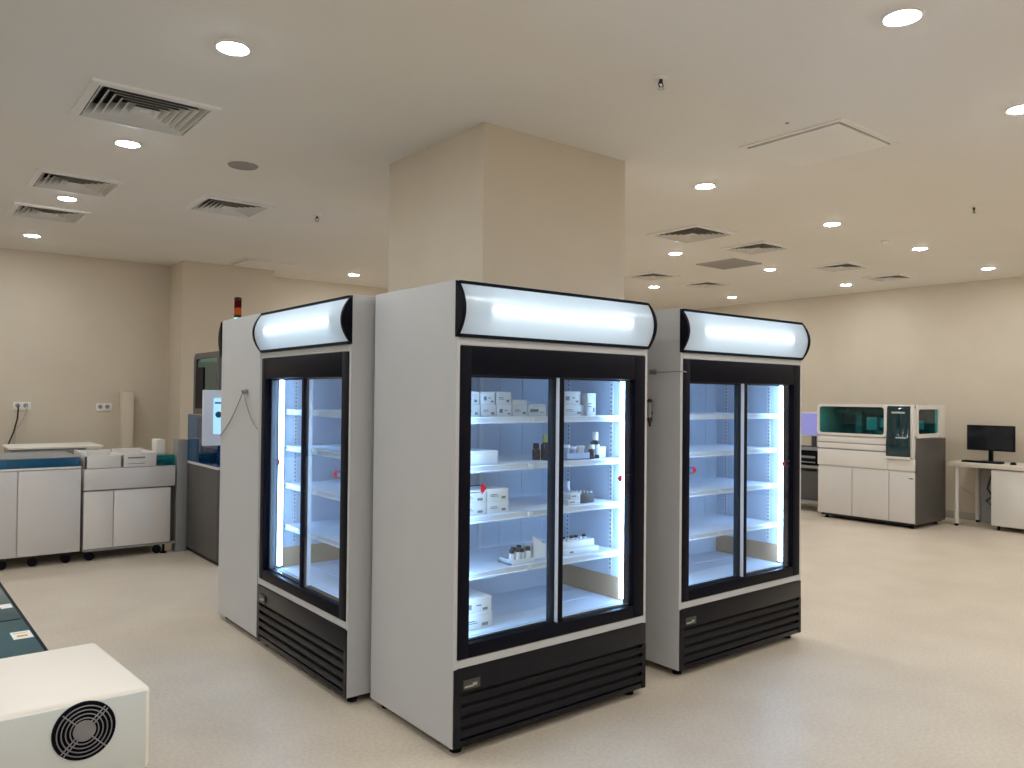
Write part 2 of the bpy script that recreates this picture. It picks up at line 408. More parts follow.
# ------------------------------------------------------------------ refrigerators
W, D, H = 1.2134, .724, 2.05
ZB, ZG, ZF0, ZF1, ZC = .04, .376, .412, 1.767, 1.800
SH = (1.450, 1.225, .993, .737); FLZ = .467
def arc(n=14, off=0.0):
    # header profile: (y, z) bulging forward
    z0, z1, b = ZC + .002, 2.044, .056
    out = []
    for k in range(n + 1):
        t_ = k / n; u = 2 * t_ - 1
        out.append((-(b - off) * (1 - u * u) - .002 + off * .3, z0 + (z1 - z0) * t_))
    return out
def make_fridge():
    f = thing('display_refrigerator', None, 'refrigerator')
    t_ = .022
    B('cabinet', M['white'], f, (0, t_, 0, D, ZB, H), (W - t_, W, 0, D, ZB, H), (t_, W - t_, D - .03, D, ZB, H), (t_, W - t_, .0, D - .03, H - .005, H),
      (t_, W - t_, 0, .03, ZF1, ZC), (t_, W - t_, 0, .03, ZG, ZF0), (t_, W - t_, .095, .10, ZC, H - .005), (t_, W - t_, .03, D - .03, 1.70, 1.72), (t_, W - t_, .03, D - .03, ZG, FLZ - .005), (t_, W - t_, .03, .10, 1.785, ZC), bev=.0015, seg=1)
    # insulated inner walls
    B('interior_liner', M['liner'], f, (t_, .055, .075, D - .03, FLZ - .005, 1.70), (W - .055, W - t_, .075, D - .03, FLZ - .005, 1.70), (.055, W - .055, D - .10, D - .03, FLZ - .005, 1.70),
      (.055, W - .055, .075, D - .10, 1.675, 1.70), (.055, W - .055, .075, D - .10, FLZ - .005, FLZ))
    mb = MB()
    for k in range(7): mb.box(.10 + k * .155, .165 + k * .155, D - .1025, D - .0995, .62, 1.66, bev=.001, seg=1)
    B('side_trim', M['dgrey'], f, (t_, .088, .036, .0745, FLZ - .005, 1.70))
    obj('back_rib', mb, M['liner'], f)
    obj('floor_mat', MB().box(.06, W - .06, .10, D - .105, FLZ, FLZ + .004).box(.06, W - .06, .28, .287, FLZ + .004, FLZ + .006).box(.06, W - .06, .43, .437, FLZ + .004, FLZ + .006), M['rail'], f)
    for x0, x1 in ((.055, .059), (W - .059, W - .055)):
        B('kick_board', M['tan'], f, (x0, x1, .105, D - .102, FLZ + .004, .590))
    # illuminated canopy
    c = obj('sign_canopy', MB().prism(arc() + [(.0, 2.0445), (.0, ZC + .0015)], 'x', -.008, .010).prism(arc() + [(.0, 2.0445), (.0, ZC + .0015)], 'x', W - .010, W + .008)
            .box(.010, W - .010, -.013, .004, ZC + .001, ZC + .016).box(.010, W - .010, -.013, .004, 2.032, 2.0455), M['black'], f)
    pr = arc(18, .006)[1:-1]
    t2 = bmesh.new()
    A = [t2.verts.new((.010, y, z)) for y, z in pr]; Bv = [t2.verts.new((W - .010, y, z)) for y, z in pr]
    for k in range(len(pr) - 1): t2.faces.new((A[k], Bv[k], Bv[k + 1], A[k + 1]))
    mb = MB(); mb._add(t2); obj('light_diffuser', mb, M['diffuser'], c)
    zc = (ZC + 2.044) / 2
    obj('lamp_tube', MB().cyl((.160, -.035, zc + .002), .007, W - .325, 'x', 16), M['tube'], c)
    obj('lamp_holder', MB().box(.140, .160, -.040, .090, zc - .008, zc + .010).box(W - .165, W - .145, -.040, .090, zc - .012, zc + .014), M['rail'], c)
    obj('added_glow_board', MB().box(.014, W - .014, .088, .092, ZC + .016, 2.030), M['board'], c)  # unseen glowing panel, added to brighten the whole diffuser
    # door surround
    a, b = .020, W - .020
    B('door_frame', M['black'], f, (a, .080, -.004, .034, ZF0 + .002, ZF1 - .002), (W - .097, b, -.004, .072, ZF0 + .002, ZF1 - .002), (.080, W - .097, -.004, .072, 1.640, ZF1 - .002), (.080, W - .097, -.004, .072, ZF0 + .002, .474), bev=.003)
    B('door_track', M['blackm'], f, (.080, W - .097, .030, .036, .474, .482))
    B('door_track', M['blackm'], f, (.080, W - .097, .030, .036, 1.630, 1.640))
    # rear (left) door
    d1 = B('sliding_door', M['stile'], f, (.578, .620, .040, .062, .476, 1.638))
    B('edge_gasket', M['gasket'], d1, (.620, .6225, .042, .064, .476, 1.638))
    B('glass_pane', M['glass'], d1, (.089, .578, .049, .053, .476, 1.638))
    # front (right) door
    d2 = B('sliding_door', M['black'], f, (.603, .633, .006, .028, .476, 1.638), (W - .101, W - .085, .006, .028, .476, 1.638), bev=.002)
    B('edge_gasket', M['gasket'], d2, (.6005, .603, .008, .030, .476, 1.638))
    B('glass_pane', M['glass'], d2, (.6355, W - .101, .014, .018, .476, 1.638))
    # arrow stickers
    def arrow(x, z, sgn, y, par):
        k = .026
        mb = MB()
        mb.prism([(x, z + k), (x + sgn * .029, z), (x, z - k)][::sgn], 'y', y - .0012, y, m=M['red'])
        mb.prism([(x - sgn * .006, z + .016), (x, z + .016), (x, z - .016), (x - sgn * .006, z - .016)][::-sgn], 'y', y - .0012, y, m=M['red'])
        x2 = x - sgn * .006; x3 = x - sgn * .066
        lo, hi = min(x2, x3), max(x2, x3)
        mb.box(lo, hi, y - .0014, y - .0002, z + .013, z + .017, m=M['capd']); mb.box(lo, hi, y - .0014, y - .0002, z - .017, z - .014, m=M['capd'])
        obj('arrow_sticker', mb, None, par)
    arrow(.178, 1.135, 1, .0485, d1)
    arrow(1.037, 1.135, -1, .0135, d2)
    # shelves
    for z in SH:
        mb = MB().box(.060, W - .060, .150, .600, z - .007, z - .002)
        for k in range(24): mb.box(.060, W - .060, .165 + k * .0182, .168 + k * .0182, z - .002, z)
        sh = obj('shelf', mb, M['rail'], f)
        obj('price_rail', MB().box(.058, W - .062, .138, .150, z - .006, z + .002, bev=.002).box(.058, W - .062, .142, .148, z - .024, z - .006).box(.058, W - .062, .134, .150, z - .030, z - .023, bev=.002), M['rail'], sh)
        obj('rail_clip', MB().box(.515, .550, .130, .134, z - .026, z - .004, bev=.001), M['gasket'], sh)
        obj('shelf_bracket', MB().box(.0555, .062, .17, .59, z - .03, z - .008).box(W - .062, W - .0555, .17, .59, z - .03, z - .008), M['gasket'], sh)
    # uprights with slots
    for x0, x1, sx in ((.055, .058, .0585), (W - .058, W - .055, W - .0585)):
        for y in (.205, .545):
            mb = MB().box(x0, x1, y - .012, y + .012, FLZ + .13, 1.66)
            mb2 = MB()
            for k in range(44): mb2.box(min(x0, sx), max(x1, sx), y - .004, y + .004, .625 + k * .0235, .633 + k * .0235)
            u = obj('shelf_upright', mb, M['gasket'], f); obj('slot_row', mb2, M['stile'], u)
    mb = MB().box(.573, .597, D - .112, D - .10, FLZ + .13, 1.66); obj('shelf_upright', mb, M['gasket'], f)
    # led strips
    for x0, x1, bx0, bx1 in ((.098, .114, .088, .098), (W - .094, W - .074, W - .074, W - .064)):
        l = obj('led_strip', MB().box(x0, x1, .082, .106, .492, 1.632, bev=.003), M['led'], f)
        B('led_holder', M['gasket'], l, (bx0, bx1, .078, .112, .488, 1.636))
    # grille
    mb = MB().box(.004, W - .004, -.006, .010, .268, ZG - .002, bev=.003).box(.004, .040, -.006, .010, ZB, .268).box(W - .030, W - .004, -.006, .010, ZB, .268).box(.04, W - .03, -.004, .010, ZB, .066, bev=.002)
    for k in range(4):
        z = .250 - k * .0485
        mb.prism([(-.006, z), (-.004, z + .003), (.012, z - .010), (.012, z - .030), (-.002, z - .029), (-.006, z - .026)], 'x', .040, W - .030)
    gr = obj('lower_grille', mb, M['grille'], f)
    obj('grille_backing', MB().box(.022, W - .022, .016, .020, ZB, .30), M['blackm'], gr)
    bd = obj('badge', MB().box(.050, .140, -.010, -.006, .282, .324, bev=.002), M['badge'], gr)
    obj('badge_mark', MB().box(.056, .105, -.011, -.0098, .291, .299).box(.099, .122, -.011, -.0098, .294, .307), M['badgel'], bd)
    for x, y in ((.06, .06), (W - .06, .06), (.06, D - .06), (W - .06, D - .06)):
        obj('foot', MB().lathe([(.026, 0), (.026, .010), (.014, .014), (.014, ZB + .002)], (x, y, 0), seg=18), M['black'], f)
    return f
FX, FY = 1.8967, 2.7803
fr = make_fridge(); fr.location = (FX, FY, 0)
fr['label'] = 'nearest white two-door display refrigerator in the middle, with boxes and vials on its shelves'
fr['group'] = 'display refrigerators around the pillar'
place(fr, (1.7977, 4.7764, 0), -PI / 2, 'empty white display refrigerator with lit sign at left, doors facing left')
place(fr, (3.4325, 2.8261, 0), 0, 'empty white display refrigerator with lit sign at right of the stocked one')
rear = place(fr, (1.795 + W, 5.514, 0), PI, 'white refrigerator showing only its plain side panel, left of the left lit sign')
# hooks on refrigerator sides with lock cables
def hook_world(loc):
    h = thing('cable_hook', None, 'hook', loc); return h
hk = MB().box(1.781, 1.7885, 4.985, 5.035, 1.545, 1.575, bev=.002).tube([(1.783, 5.01, 1.556), (1.765, 5.01, 1.552), (1.762, 5.01, 1.568)], .006)
tag(obj('cable_hook', hk, M['steel']), 'small grey cable hook on the plain white side panel at left', 'hook')
def sag(a, b, s_, n=14):
    a, b = Vector(a), Vector(b); return [a.lerp(b, k / n) + Vector((0, 0, -s_ * 4 * (k / n) * (1 - k / n))) for k in range(n + 1)]
tag(obj('lock_cable', MB().tube(sag((1.786, 5.50, 1.255), (1.770, 5.01, 1.565), .035) + sag((1.770, 5.01, 1.565), (1.786, 4.795, 1.33), .04)[1:], .0035), M['steel']), 'thin grey cable hanging from the hook on the white side panel', 'cable')
tag(obj('cable_hook', MB().box(3.419, 3.4275, 2.995, 3.045, 1.682, 1.710, bev=.002).cyl((3.410, 3.005, 1.697), .012, .010, 'x', m=None), M['steel']), 'small metal hook on the side of the right refrigerator, beside the stocked one', 'hook')
tag(obj('lock_cable', MB().tube([(3.410, 3.0, 1.697), (3.408, 2.93, 1.693), (3.410, 2.86, 1.695), (3.421, 2.822, 1.697), (3.44, 2.816, 1.697), (3.47, 2.8165, 1.693)], .0035), M['steel']), 'short grey cable from hook to door frame of the right refrigerator', 'cable')
lg = thing('temperature_logger', 'small grey tube hanging on the side of the right refrigerator', 'sensor', (3.414, 3.034, 1.395))
obj('tube_body', MB().cyl((0, 0, .035), .013, .098), M['mgrey'], lg)
obj('end_cap', MB().lathe([(.014, .125), (.015, .140), (.008, .146), (0, .147)]), mat('maroon_plastic', (.05, .022, .025), .5), lg)
obj('end_cap', MB().lathe([(0, .008), (.008, .010), (.015, .025), (.014, .040)]), bpy.data.materials['maroon_plastic'], lg)
obj('wall_clip', MB().box(.010, .0135, -.012, .012, .055, .075).tube([(0, 0, .01), (.002, 0, -.012)], .006), M['blackm'], lg)

# ------------------------------------------------------------------ goods in the middle refrigerator
GX, GY = FX, FY
def carton(x0, x1, y0, dep, z0, h, lab, pr='a', m='carton', g='white cartons in the stocked refrigerator', ajar=False):
    t_ = thing('carton', lab, 'box', ((x0 + x1) / 2, y0 + dep / 2, z0), 0, g)
    w = (x1 - x0) / 2; d_ = dep / 2
    obj('box_body', MB().box(-w, w, -d_, d_, 0, h - .004, bev=.0015), M[m], t_)
    obj('lid', MB().box(-w - .0008, w + .0008, -d_ - .0008, d_ + .0008, h - .014, h, bev=.0015), M[m], t_)
    mb = MB(); y1, y2 = -d_ - .0016, -d_ + .001
    if pr == 'a':
        mb.box(-w * .7, -w * .1, y1, y2, h * .50, h * .56); mb.box(-w * .7, w * .05, y1, y2, h * .38, h * .42); mb.box(w * .35, w * .72, y1, y2, h * .16, h * .36)
    elif pr == 'b':
        mb.box(-w * .65, -w * .25, y1, y2, h * .30, h * .62); mb.box(w * .05, w * .35, y1, y2, h * .46, h * .54); mb.box(w * .45, w * .75, y1, y2, h * .15, h * .3)
    elif pr == 'c':
        mb.box(-w * .8, w * .1, y1, y2, h * .35, h * .6); mb.box(w * .3, w * .7, y1, y2, h * .3, h * .36)
    if pr: obj('printed_mark', mb, M['print'], t_)
    return t_
Z1, Z2, Z3, Z4, Z5 = SH[0] + .0005, SH[1] + .0005, SH[2] + .0005, SH[3] + .0005, FLZ + .0062
y = 3.00
low = [(2.092, 2.186, 'a', 'first from the left in the lower row on the top shelf'), (2.192, 2.281, 'a', 'second from the left in the lower row on the top shelf'), (2.287, 2.377, 'b', 'third from the left in the lower row on the top shelf'),
       (2.383, 2.478, 'a', 'fourth from the left in the lower row on the top shelf'), (2.484, 2.60, 'c', 'fifth in the top shelf lower row, left of the stile')]
for a, b, p, l in low: carton(a, b, y, .13, Z1, .058, 'small printed carton, ' + l, p)
up = [(2.094, 2.180, 'a', 'upper leftmost carton of the top shelf stacks'), (2.194, 2.275, 'b', 'upper second carton of the top shelf stacks'), (2.284, 2.375, 'a', 'upper third carton of the top shelf stacks')]
for a, b, p, l in up: carton(a, b, y + .002, .125, Z1 + .0585, .060, 'small printed carton, ' + l, p)
carton(2.385, 2.474, y + .004, .12, Z1 + .0585, .022, 'flat thin pale carton lying on the fourth box of the top shelf', None)
carton(2.712, 2.862, y, .13, Z1, .058, 'white printed carton right of the stile on the top shelf, lower of two', 'a')
carton(2.715, 2.842, y + .004, .12, Z1 + .0585, .068, 'white printed carton right of the stile on the top shelf, upper of two', 'b')
carton(2.868, 2.930, y - .02, .09, Z1, .118, 'tall narrow white carton at the right end of the top shelf', 'a', 'cartonb')
# shelf two
carton(2.03, 2.272, 2.972, .20, Z2, .064, 'plain white long box at the left of the second shelf', None, 'cartonb')
carton(2.958, 3.013, 2.985, .06, Z2, .058, 'small plain white carton at the right end of the second shelf', None, 'cartonb')
def bottle(x, y, z, r, h, body, cap, lab, neck=.6, band=None, g='bottles on the second shelf'):
    t_ = thing('bottle', lab, 'bottle', (x, y, z), 0, g)
    hb = h * .68
    obj('bottle_body', MB().lathe([(r * .92, 0), (r, r * .12), (r, hb * .9), (r * neck, hb), (r * neck, hb + .004)], seg=20), M[body], t_)
    obj('cap', MB().lathe([(r * neck * 1.12, hb + .002), (r * neck * 1.12, h - .004), (r * neck * .95, h), (0, h)], seg=20), M[cap], t_)
    if band: obj('paper_label', MB().lathe([(r * 1.01, hb * .2), (r * 1.015, hb * .22), (r * 1.015, hb * .75), (r * 1.01, hb * .77)], seg=20), M[band], t_)
    return t_
bottle(2.620, 3.02, Z2, .028, .130, 'amber', 'yellow', 'dark bottle with yellow green cap behind the door stile, second shelf', .62)
bottle(2.578, 3.05, Z2, .020, .085, 'amber', 'capd', 'short dark bottle left of the yellow capped one, second shelf', .7)
bottle(2.932, 2.985, Z2, .024, .137, 'amber', 'vialw', 'tallest dark bottle with white cap at right on the second shelf', .62, 'bezel')
bottle(2.886, 2.965, Z2, .019, .072, 'amber', 'vialw', 'short dark bottle with white cap beside the tallest one, second shelf', .75)
def bin_(x0, x1, y0, y1, z, h, m, lab, g=None):
    t_ = MB().box(x0, x1, y0, y1, z, z + .004).box(x0, x1, y0, y0 + .003, z, z + h).box(x0, x1, y1 - .003, y1, z, z + h).box(x0, x0 + .003, y0, y1, z, z + h).box(x1 - .003, x1, y0, y1, z, z + h)
    return tag(obj('plastic_bin', t_, M[m]), lab, 'bin', g)
bin_(2.70, 2.865, 2.955, 3.10, Z2, .034, 'clearp', 'low clear plastic bin at right on the second shelf')
for k, (x, yy, h, m, l) in enumerate([(2.735, 3.0, .070, 'clearp', 'blue tinted clear tub in the plastic bin, left one'), (2.79, 3.01, .058, 'clearp', 'blue tinted clear tub in the plastic bin, middle one'), (2.838, 3.0, .062, 'vialw', 'white tub at the right end of the plastic bin')]):
    t_ = thing('small_tub', l, 'tub', (x, yy, Z2 + .0045), 0, 'tubs in the plastic bin')
    obj('tub_body', MB().lathe([(.019, 0), (.022, h * .8), (.022, h * .82)], seg=18), M[m], t_)
    obj('tub_lid', MB().lathe([(.0235, h * .8), (.0235, h - .002), (.021, h), (0, h)], seg=18), M['vialw'], t_)
# shelf three
for a, b, n in ((2.045, 2.203, 'left'), (2.209, 2.335, 'right')):
    carton(a, b, 2.965, .16, Z3, .056, 'white printed carton, lower %s of the four stacked on the third shelf' % n, 'a')
    carton(a, b, 2.966, .155, Z3 + .0565, .058, 'white printed carton, upper %s of the four stacked on the third shelf' % n, 'a')
rk = thing('vial_rack', 'dark brown vial rack at right on the third shelf', 'rack', (2.868, 3.01, Z3))
obj('rack_body', MB().box(-.052, .052, -.035, .045, 0, .050, bev=.003), M['brown'], rk)
mb = MB()
for i in range(4):
    for j in range(3): mb.cyl((-.038 + i * .025, -.022 + j * .027, .050), .007, .008, seg=10)
obj('cap_row', mb, M['vialw'], rk)
carton(2.725, 2.808, 2.965, .08, Z3, .028, 'small cream carton left of the brown vial rack, lower', 'c')
carton(2.745, 2.812, 2.968, .07, Z3 + .0285, .030, 'small cream carton left of the brown vial rack, upper', 'c')
for k, (x, l) in enumerate(((2.745, 'left'), (2.785, 'middle'), (2.828, 'right'))):
    bottle(x, 3.085, Z3, .015, .105, 'vialw', 'vialw', 'white bottle behind the cream cartons on the third shelf, %s of three' % l, .75, None, 'white bottles on the third shelf')
# shelf four
tr = MB().box(2.352, 2.491, 2.955, 3.06, Z4, Z4 + .004).box(2.352, 2.491, 2.952, 2.956, Z4, Z4 + .022).box(2.352, 2.491, 3.058, 3.062, Z4, Z4 + .022).box(2.352, 2.356, 2.955, 3.06, Z4, Z4 + .022)
tag(obj('shallow_tray', tr, M['vialw']), 'shallow white tray of capped vials on the fourth shelf', 'tray')
for k, (x, yy, l) in enumerate(((2.374, 2.985, 'first'), (2.406, 2.98, 'second'), (2.438, 2.985, 'third'), (2.471, 2.98, 'fourth'), (2.42, 3.03, 'fifth, rear left'), (2.455, 3.03, 'sixth, rear right'))):
    bottle(x, yy, Z4 + .0045, .014, .062 + .006 * (k % 2), 'vialw', 'capd', 'small white vial with dark cap in the shallow tray, %s from the left' % l if k < 4 else 'small white vial with dark cap in the shallow tray, %s' % l.split(', ')[1], .8, None, 'vials in the shallow tray')
oc = thing('open_carton', 'open white carton with raised slanting flap on the fourth shelf', 'box', (2.535, 3.03, Z4))
obj('box_body', MB().box(-.040, .048, -.06, -.057, .005, .078).box(-.040, -.037, -.06, .03, .005, .078).box(.045, .048, -.06, .03, .005, .078).box(-.04, .048, .027, .03, .005, .078), M['cartonb'], oc)
obj('flap', MB().prism([(-.040, .078), (.030, .078), (-.040, .125)], 'y', -.061, -.058), M['cartonb'], oc)
rk = thing('vial_rack', 'white vial rack with dark capped vials at right on the fourth shelf', 'rack', (2.812, 3.02, Z4))
obj('rack_body', MB().box(-.125, .135, -.055, .05, 0, .026, bev=.002).box(-.125, .135, -.02, .05, .026, .058, bev=.002), M['vialw'], rk)
mb = MB()
for i, x in enumerate((-.09, -.06, -.03, .0, .03, .06, .09)): mb.cyl((x, .012, .058), .011, .014, seg=12)
obj('vial_row', mb, M['vialw'], rk)
mb = MB()
for x in (-.06, .0, .03, .09): mb.cyl((x, .012, .071), .012, .011, seg=12)
obj('cap_row', mb, M['capd'], rk)
obj('paper_label', MB().box(-.11, -.02, -.057, -.0545, .004, .022), M['stickw'], rk)
obj('printed_mark', MB().box(-.075, -.05, -.0575, -.0565, .008, .018), M['print'], rk)
# floor of the refrigerator
carton(2.04, 2.222, 2.935, .22, Z5, .072, 'white printed carton on the floor of the stocked refrigerator, lower of two', 'a')
carton(2.035, 2.218, 2.937, .215, Z5 + .0725, .070, 'white printed carton on the floor of the stocked refrigerator, upper of two', 'b')

# ------------------------------------------------------------------ analyser at the right wall
def analyser_right():
    a = thing('laboratory_analyser', 'white laboratory analyser with dark teal windows against the right wall', 'analyser', (9.605, 4.34, 0))
    L, dp = 1.255, .80     # along y, depth along x
    # body core and doors (front faces -x)
    B('base_frame', M['blackm'], a, (.03, dp - .03, .03, L - .03, .035, .075))
    B('base_cabinet', M['cabw'], a, (.012, dp, .012, L, .065, .69), bev=.004)
    for y0, y1 in ((.006, .315), (.322, .786), (.793, L)):
        dd = B('cabinet_door', M['cabw'], a, (-.006, .014, y0, y1, .068, .672), bev=.005)
        if y1 < .4: obj('handle', MB().box(-.010, -.004, .03, .075, .60, .612, bev=.002), M['dgrey'], dd)
    obj('side_panel', MB().prism([(.0, .055), (dp, .055), (dp, 1.075), (.02, 1.085), (.0, .72)], 'y', -.006, .012, bev=.004), M['dgrey'], a)
    B('middle_body', M['cabw2'], a, (.008, dp, .012, L + .004, .69, 1.08), bev=.006)
    B('front_panel', M['cabw2'], a, (-.008, .010, .33, L + .006, .695, .90), bev=.006)
    B('front_panel', M['cabw2'], a, (-.008, .010, .006, .33, .695, .832), bev=.006)
    B('slide_ledge', M['cabw2'], a, (-.016, .02, .345, L + .006, .915, .985), (-.010, .02, .345, L + .006, .995, 1.065), bev=.012, seg=3)
    B('slide_groove', M['mgrey'], a, (-.004, .02, .345, L + .004, .984, .998), (-.004, .02, .345, L + .004, .898, .917))
    # hood: back, top, ends
    zt = 1.485
    B('hood', M['cabw2'], a, (.60, dp, .012, L, 1.07, zt), (.0, .62, .012, L, zt - .02, zt), (.0, .62, L - .022, L + .004, 1.07, zt), (.0, .03, .012, .060, 1.085, zt), (.0, .60, .012, .03, 1.44, zt), (.0, .60, .012, .03, 1.085, 1.13), (.56, .62, .012, .03, 1.085, zt), (.03, .60, .30, .32, 1.08, zt - .02), bev=.008, seg=3)
    # rounded frames round the windows (front faces)
    def rframe(y0, y1, z0, z1, w, m_, x0=-.012, x1=.02):
        mb = MB(); r = .05; n = 6
        def loop(y0, y1, z0, z1, r):
            o = []
            for cy, cz, a0 in ((y1 - r, z1 - r, 0), (y0 + r, z1 - r, 90), (y0 + r, z0 + r, 180), (y1 - r, z0 + r, 270)):
                for k in range(n + 1):
                    t_ = R(a0 + 90 * k / n); o.append((cy + r * math.cos(t_), cz + r * math.sin(t_)))
            return o
        O = loop(y0, y1, z0, z1, r); I = loop(y0 + w, y1 - w, z0 + w, z1 - w, r * .7)
        t_ = bmesh.new(); N = len(O)
        vo = [[t_.verts.new((x, *p)) for p in O] for x in (x0, x1)]; vi = [[t_.verts.new((x, *p)) for p in I] for x in (x0, x1)]
        for k in range(N):
            j = (k + 1) % N
            t_.faces.new((vo[0][k], vo[0][j], vi[0][j], vi[0][k])); t_.faces.new((vo[1][k], vi[1][k], vi[1][j], vo[1][j]))
            t_.faces.new((vo[0][k], vo[1][k], vo[1][j], vo[0][j])); t_.faces.new((vi[0][k], vi[0][j], vi[1][j], vi[1][k]))
        bmesh.ops.recalc_face_normals(t_, faces=t_.faces); mb._add(t_)
        gl = MB(); tg = bmesh.new(); g0 = [tg.verts.new(((x0 + x1) / 2, *p)) for p in I]; tg.faces.new(g0); gl._add(tg)
        return mb, gl
    mb, gl = rframe(.348, L + .012, 1.085, zt + .004, .032, None)
    w1 = obj('front_window', mb, M['cabw2'], a); obj('window_glass', gl, M['tealglass'], w1)
    # teal loading cover, curved strip
    prof = [(-.004, .84), (-.040, .86), (-.044, 1.0), (-.034, 1.10), (-.022, 1.2), (-.018, 1.44), (.0, 1.475), (.014, 1.475), (.014, .84)]
    cv = obj('loading_cover', MB().prism(prof, 'y', .062, .340, bev=.003), M['tealdark'], a)
    obj('cover_lip', MB().box(-.055, -.006, .050, .352, .832, .862, bev=.006), M['cabw2'], cv)
    obj('cover_strip', MB().box(-.0240, -.014, .12, .28, 1.385, 1.405).box(-.048, -.040, .09, .22, 1.085, 1.10), M['machinel'], cv)
    B('cover_frame', M['cabw2'], a, (-.016, .02, .338, .356, 1.06, zt), (-.012, .02, .020, .062, .86, zt), bev=.006)
    # side window on the -y face
    mb2 = MB(); 
    mbf, glf = rframe(.02, .66, 1.09, zt + .003, .050, None, -.014, .012)
    rot = Matrix(((0, 1, 0, .0), (1, 0, 0, .012), (0, 0, 1, 0), (0, 0, 0, 1)))
    for q in (mbf, glf): bmesh.ops.transform(q.bm, matrix=rot, verts=q.bm.verts); bmesh.ops.recalc_face_normals(q.bm, faces=q.bm.faces)
    w2 = obj('side_window', mbf, M['cabw2'], a); obj('window_glass', glf, M['tealglass'], w2)
    B('side_cheek', M['cabw2'], a, (.655, dp, -.002, .014, 1.085, zt), bev=.004)
    # workings behind the glass
    B('inner_deck', M['machine'], a, (.03, .60, .03, L - .03, 1.075, 1.085))
    B('inner_back', M['machine'], a, (.585, .60, .03, L - .03, 1.085, zt - .02))
    B('robot_gantry', M['machine'], a, (.30, .36, .36, L - .05, 1.36, 1.41), (.22, .42, .78, .86, 1.12, 1.40), (.20, .40, .40, .58, 1.09, 1.16))
    B('reagent_block', M['machinel'], a, (.18, .34, .56, .70, 1.16, 1.33), (.14, .30, .42, .50, 1.20, 1.32), (.20, .45, .10, .22, 1.18, 1.30), bev=.01)
    for y_ in (.08, L - .08):
        for x_ in (.08, dp - .08): obj('foot', MB().lathe([(.03, 0), (.03, .012), (.015, .016), (.015, .04)], (x_, y_, 0), seg=14), M['black'], a)
    return a
analyser_right()

# trolley with screen behind it
tx, ty = 9.95, 5.70
t_ = thing('instrument_trolley', 'grey instrument trolley behind the right analyser, beside the right refrigerator', 'trolley', (tx, ty, 0))
B('trolley_frame', M['mgrey'], t_, (.0, .03, .0, .03, .10, .86), (.0, .03, .87, .90, .10, .86), (.57, .60, 0, .03, .10, .86), (.57, .60, .87, .90, .10, .86))
B('shelf', M['mgrey'], t_, (0, .6, 0, .9, .12, .15), bev=.003)
B('shelf', M['mgrey'], t_, (0, .6, 0, .9, .60, .63), bev=.003)
B('shelf', M['mgrey'], t_, (0, .6, 0, .9, .84, .87), bev=.003)
for x_, y_ in ((.04, .04), (.04, .86), (.56, .04), (.56, .86)):
    obj('caster', MB().cyl((x_, y_ - .012, .045), .045, .024, 'y', 18).box(x_ - .012, x_ + .012, y_ - .018, y_ + .018, .08, .122), M['black'], t_)
mo = thing('computer_monitor', 'lit lilac monitor on the grey trolley behind the right analyser', 'monitor', (tx + .22, ty + .30, .8705))
B('screen_panel', M['bezel'], mo, (-.02, .02, -.28, .26, .16, .49), bev=.004)
obj('lit_screen', MB().box(-.0225, -.019, -.265, .245, .175, .475), M['lilac'], mo)
B('stand', M['dgrey'], mo, (.0, .04, -.03, .03, .005, .22), (-.08, .10, -.10, .10, 0, .010), bev=.003)
pr = thing('benchtop_printer', 'black box printer on the middle shelf of the grey trolley', 'printer', (tx + .05, ty + .12, .6305))
B('printer_body', M['black'], pr, (0, .42, 0, .42, 0, .19), bev=.01)
B('paper_slot', M['mgrey'], pr, (-.004, .01, .05, .37, .035, .05), (-.004, .01, .05, .37, .10, .13))
cb = thing('control_unit', 'dark grey control unit on the bottom shelf of the grey trolley', 'equipment', (tx + .05, ty + .10, .1505))
B('unit_body', M['dgrey'], cb, (0, .45, 0, .55, 0, .40), bev=.008)
B('front_slot', M['mgrey'], cb, (-.005, .01, .30, .50, .08, .10), (-.005, .01, .30, .50, .30, .33), (-.005, .01, .3, .5, .20, .22))
kb = thing('keyboard', 'dark keyboard in front of the lilac monitor on the trolley', 'keyboard', (tx + .02, ty + .06, .8705))
B('key_bed', M['mgrey'], kb, (0, .12, 0, .42, 0, .018), bev=.004)
mb = MB()
for i in range(4):
    for j in range(13): mb.box(.006 + i * .028, .031 + i * .028, .012 + j * .031, .038 + j * .031, .018, .024)
obj('key_block', mb, M['blackm'], kb)

# ------------------------------------------------------------------ desk at the right
dk = thing('office_desk', 'pale wood-topped office desk with round legs against the right wall', 'desk', (10.33, 2.2, 0))
B('tabletop', M['desk'], dk, (0, .65, 0, 2.08, .735, .790), bev=.004)
for x_, y_ in ((.06, 2.0), (.06, .08), (.58, 1.955), (.58, .08)):
    lg = obj('leg', MB().cyl((x_, y_, .03), .026, .706, seg=20), M['cabw2'], dk)
    obj('foot', MB().lathe([(.022, 0), (.024, .012), (.020, .03)], (x_, y_, 0), seg=16), M['black'], lg)
B('cable_panel', M['mgrey'], dk, (.44, .452, 1.56, 1.86, .03, .735))
pd = thing('drawer_pedestal', 'white cupboard under the desk, cut by the right edge of the picture', 'cabinet', (10.37, 2.75, 0))
B('cabinet_body', M['cabw2'], pd, (.0, .42, 0, 1.05, .055, .725), bev=.004)
B('cabinet_door', M['cabw2'], pd, (-.018, .0, .004, .522, .062, .715), bev=.003)
B('cabinet_door', M['cabw2'], pd, (-.018, .0, .528, 1.046, .062, .715), bev=.003)
for x_, y_ in ((.06, .06), (.06, .99), (.36, .06), (.36, .99)):
    obj('caster', MB().cyl((x_, y_ - .01, .022), .022, .02, 'y', 14).box(x_ - .008, x_ + .008, y_ - .014, y_ + .014, .03, .058), M['black'], pd)
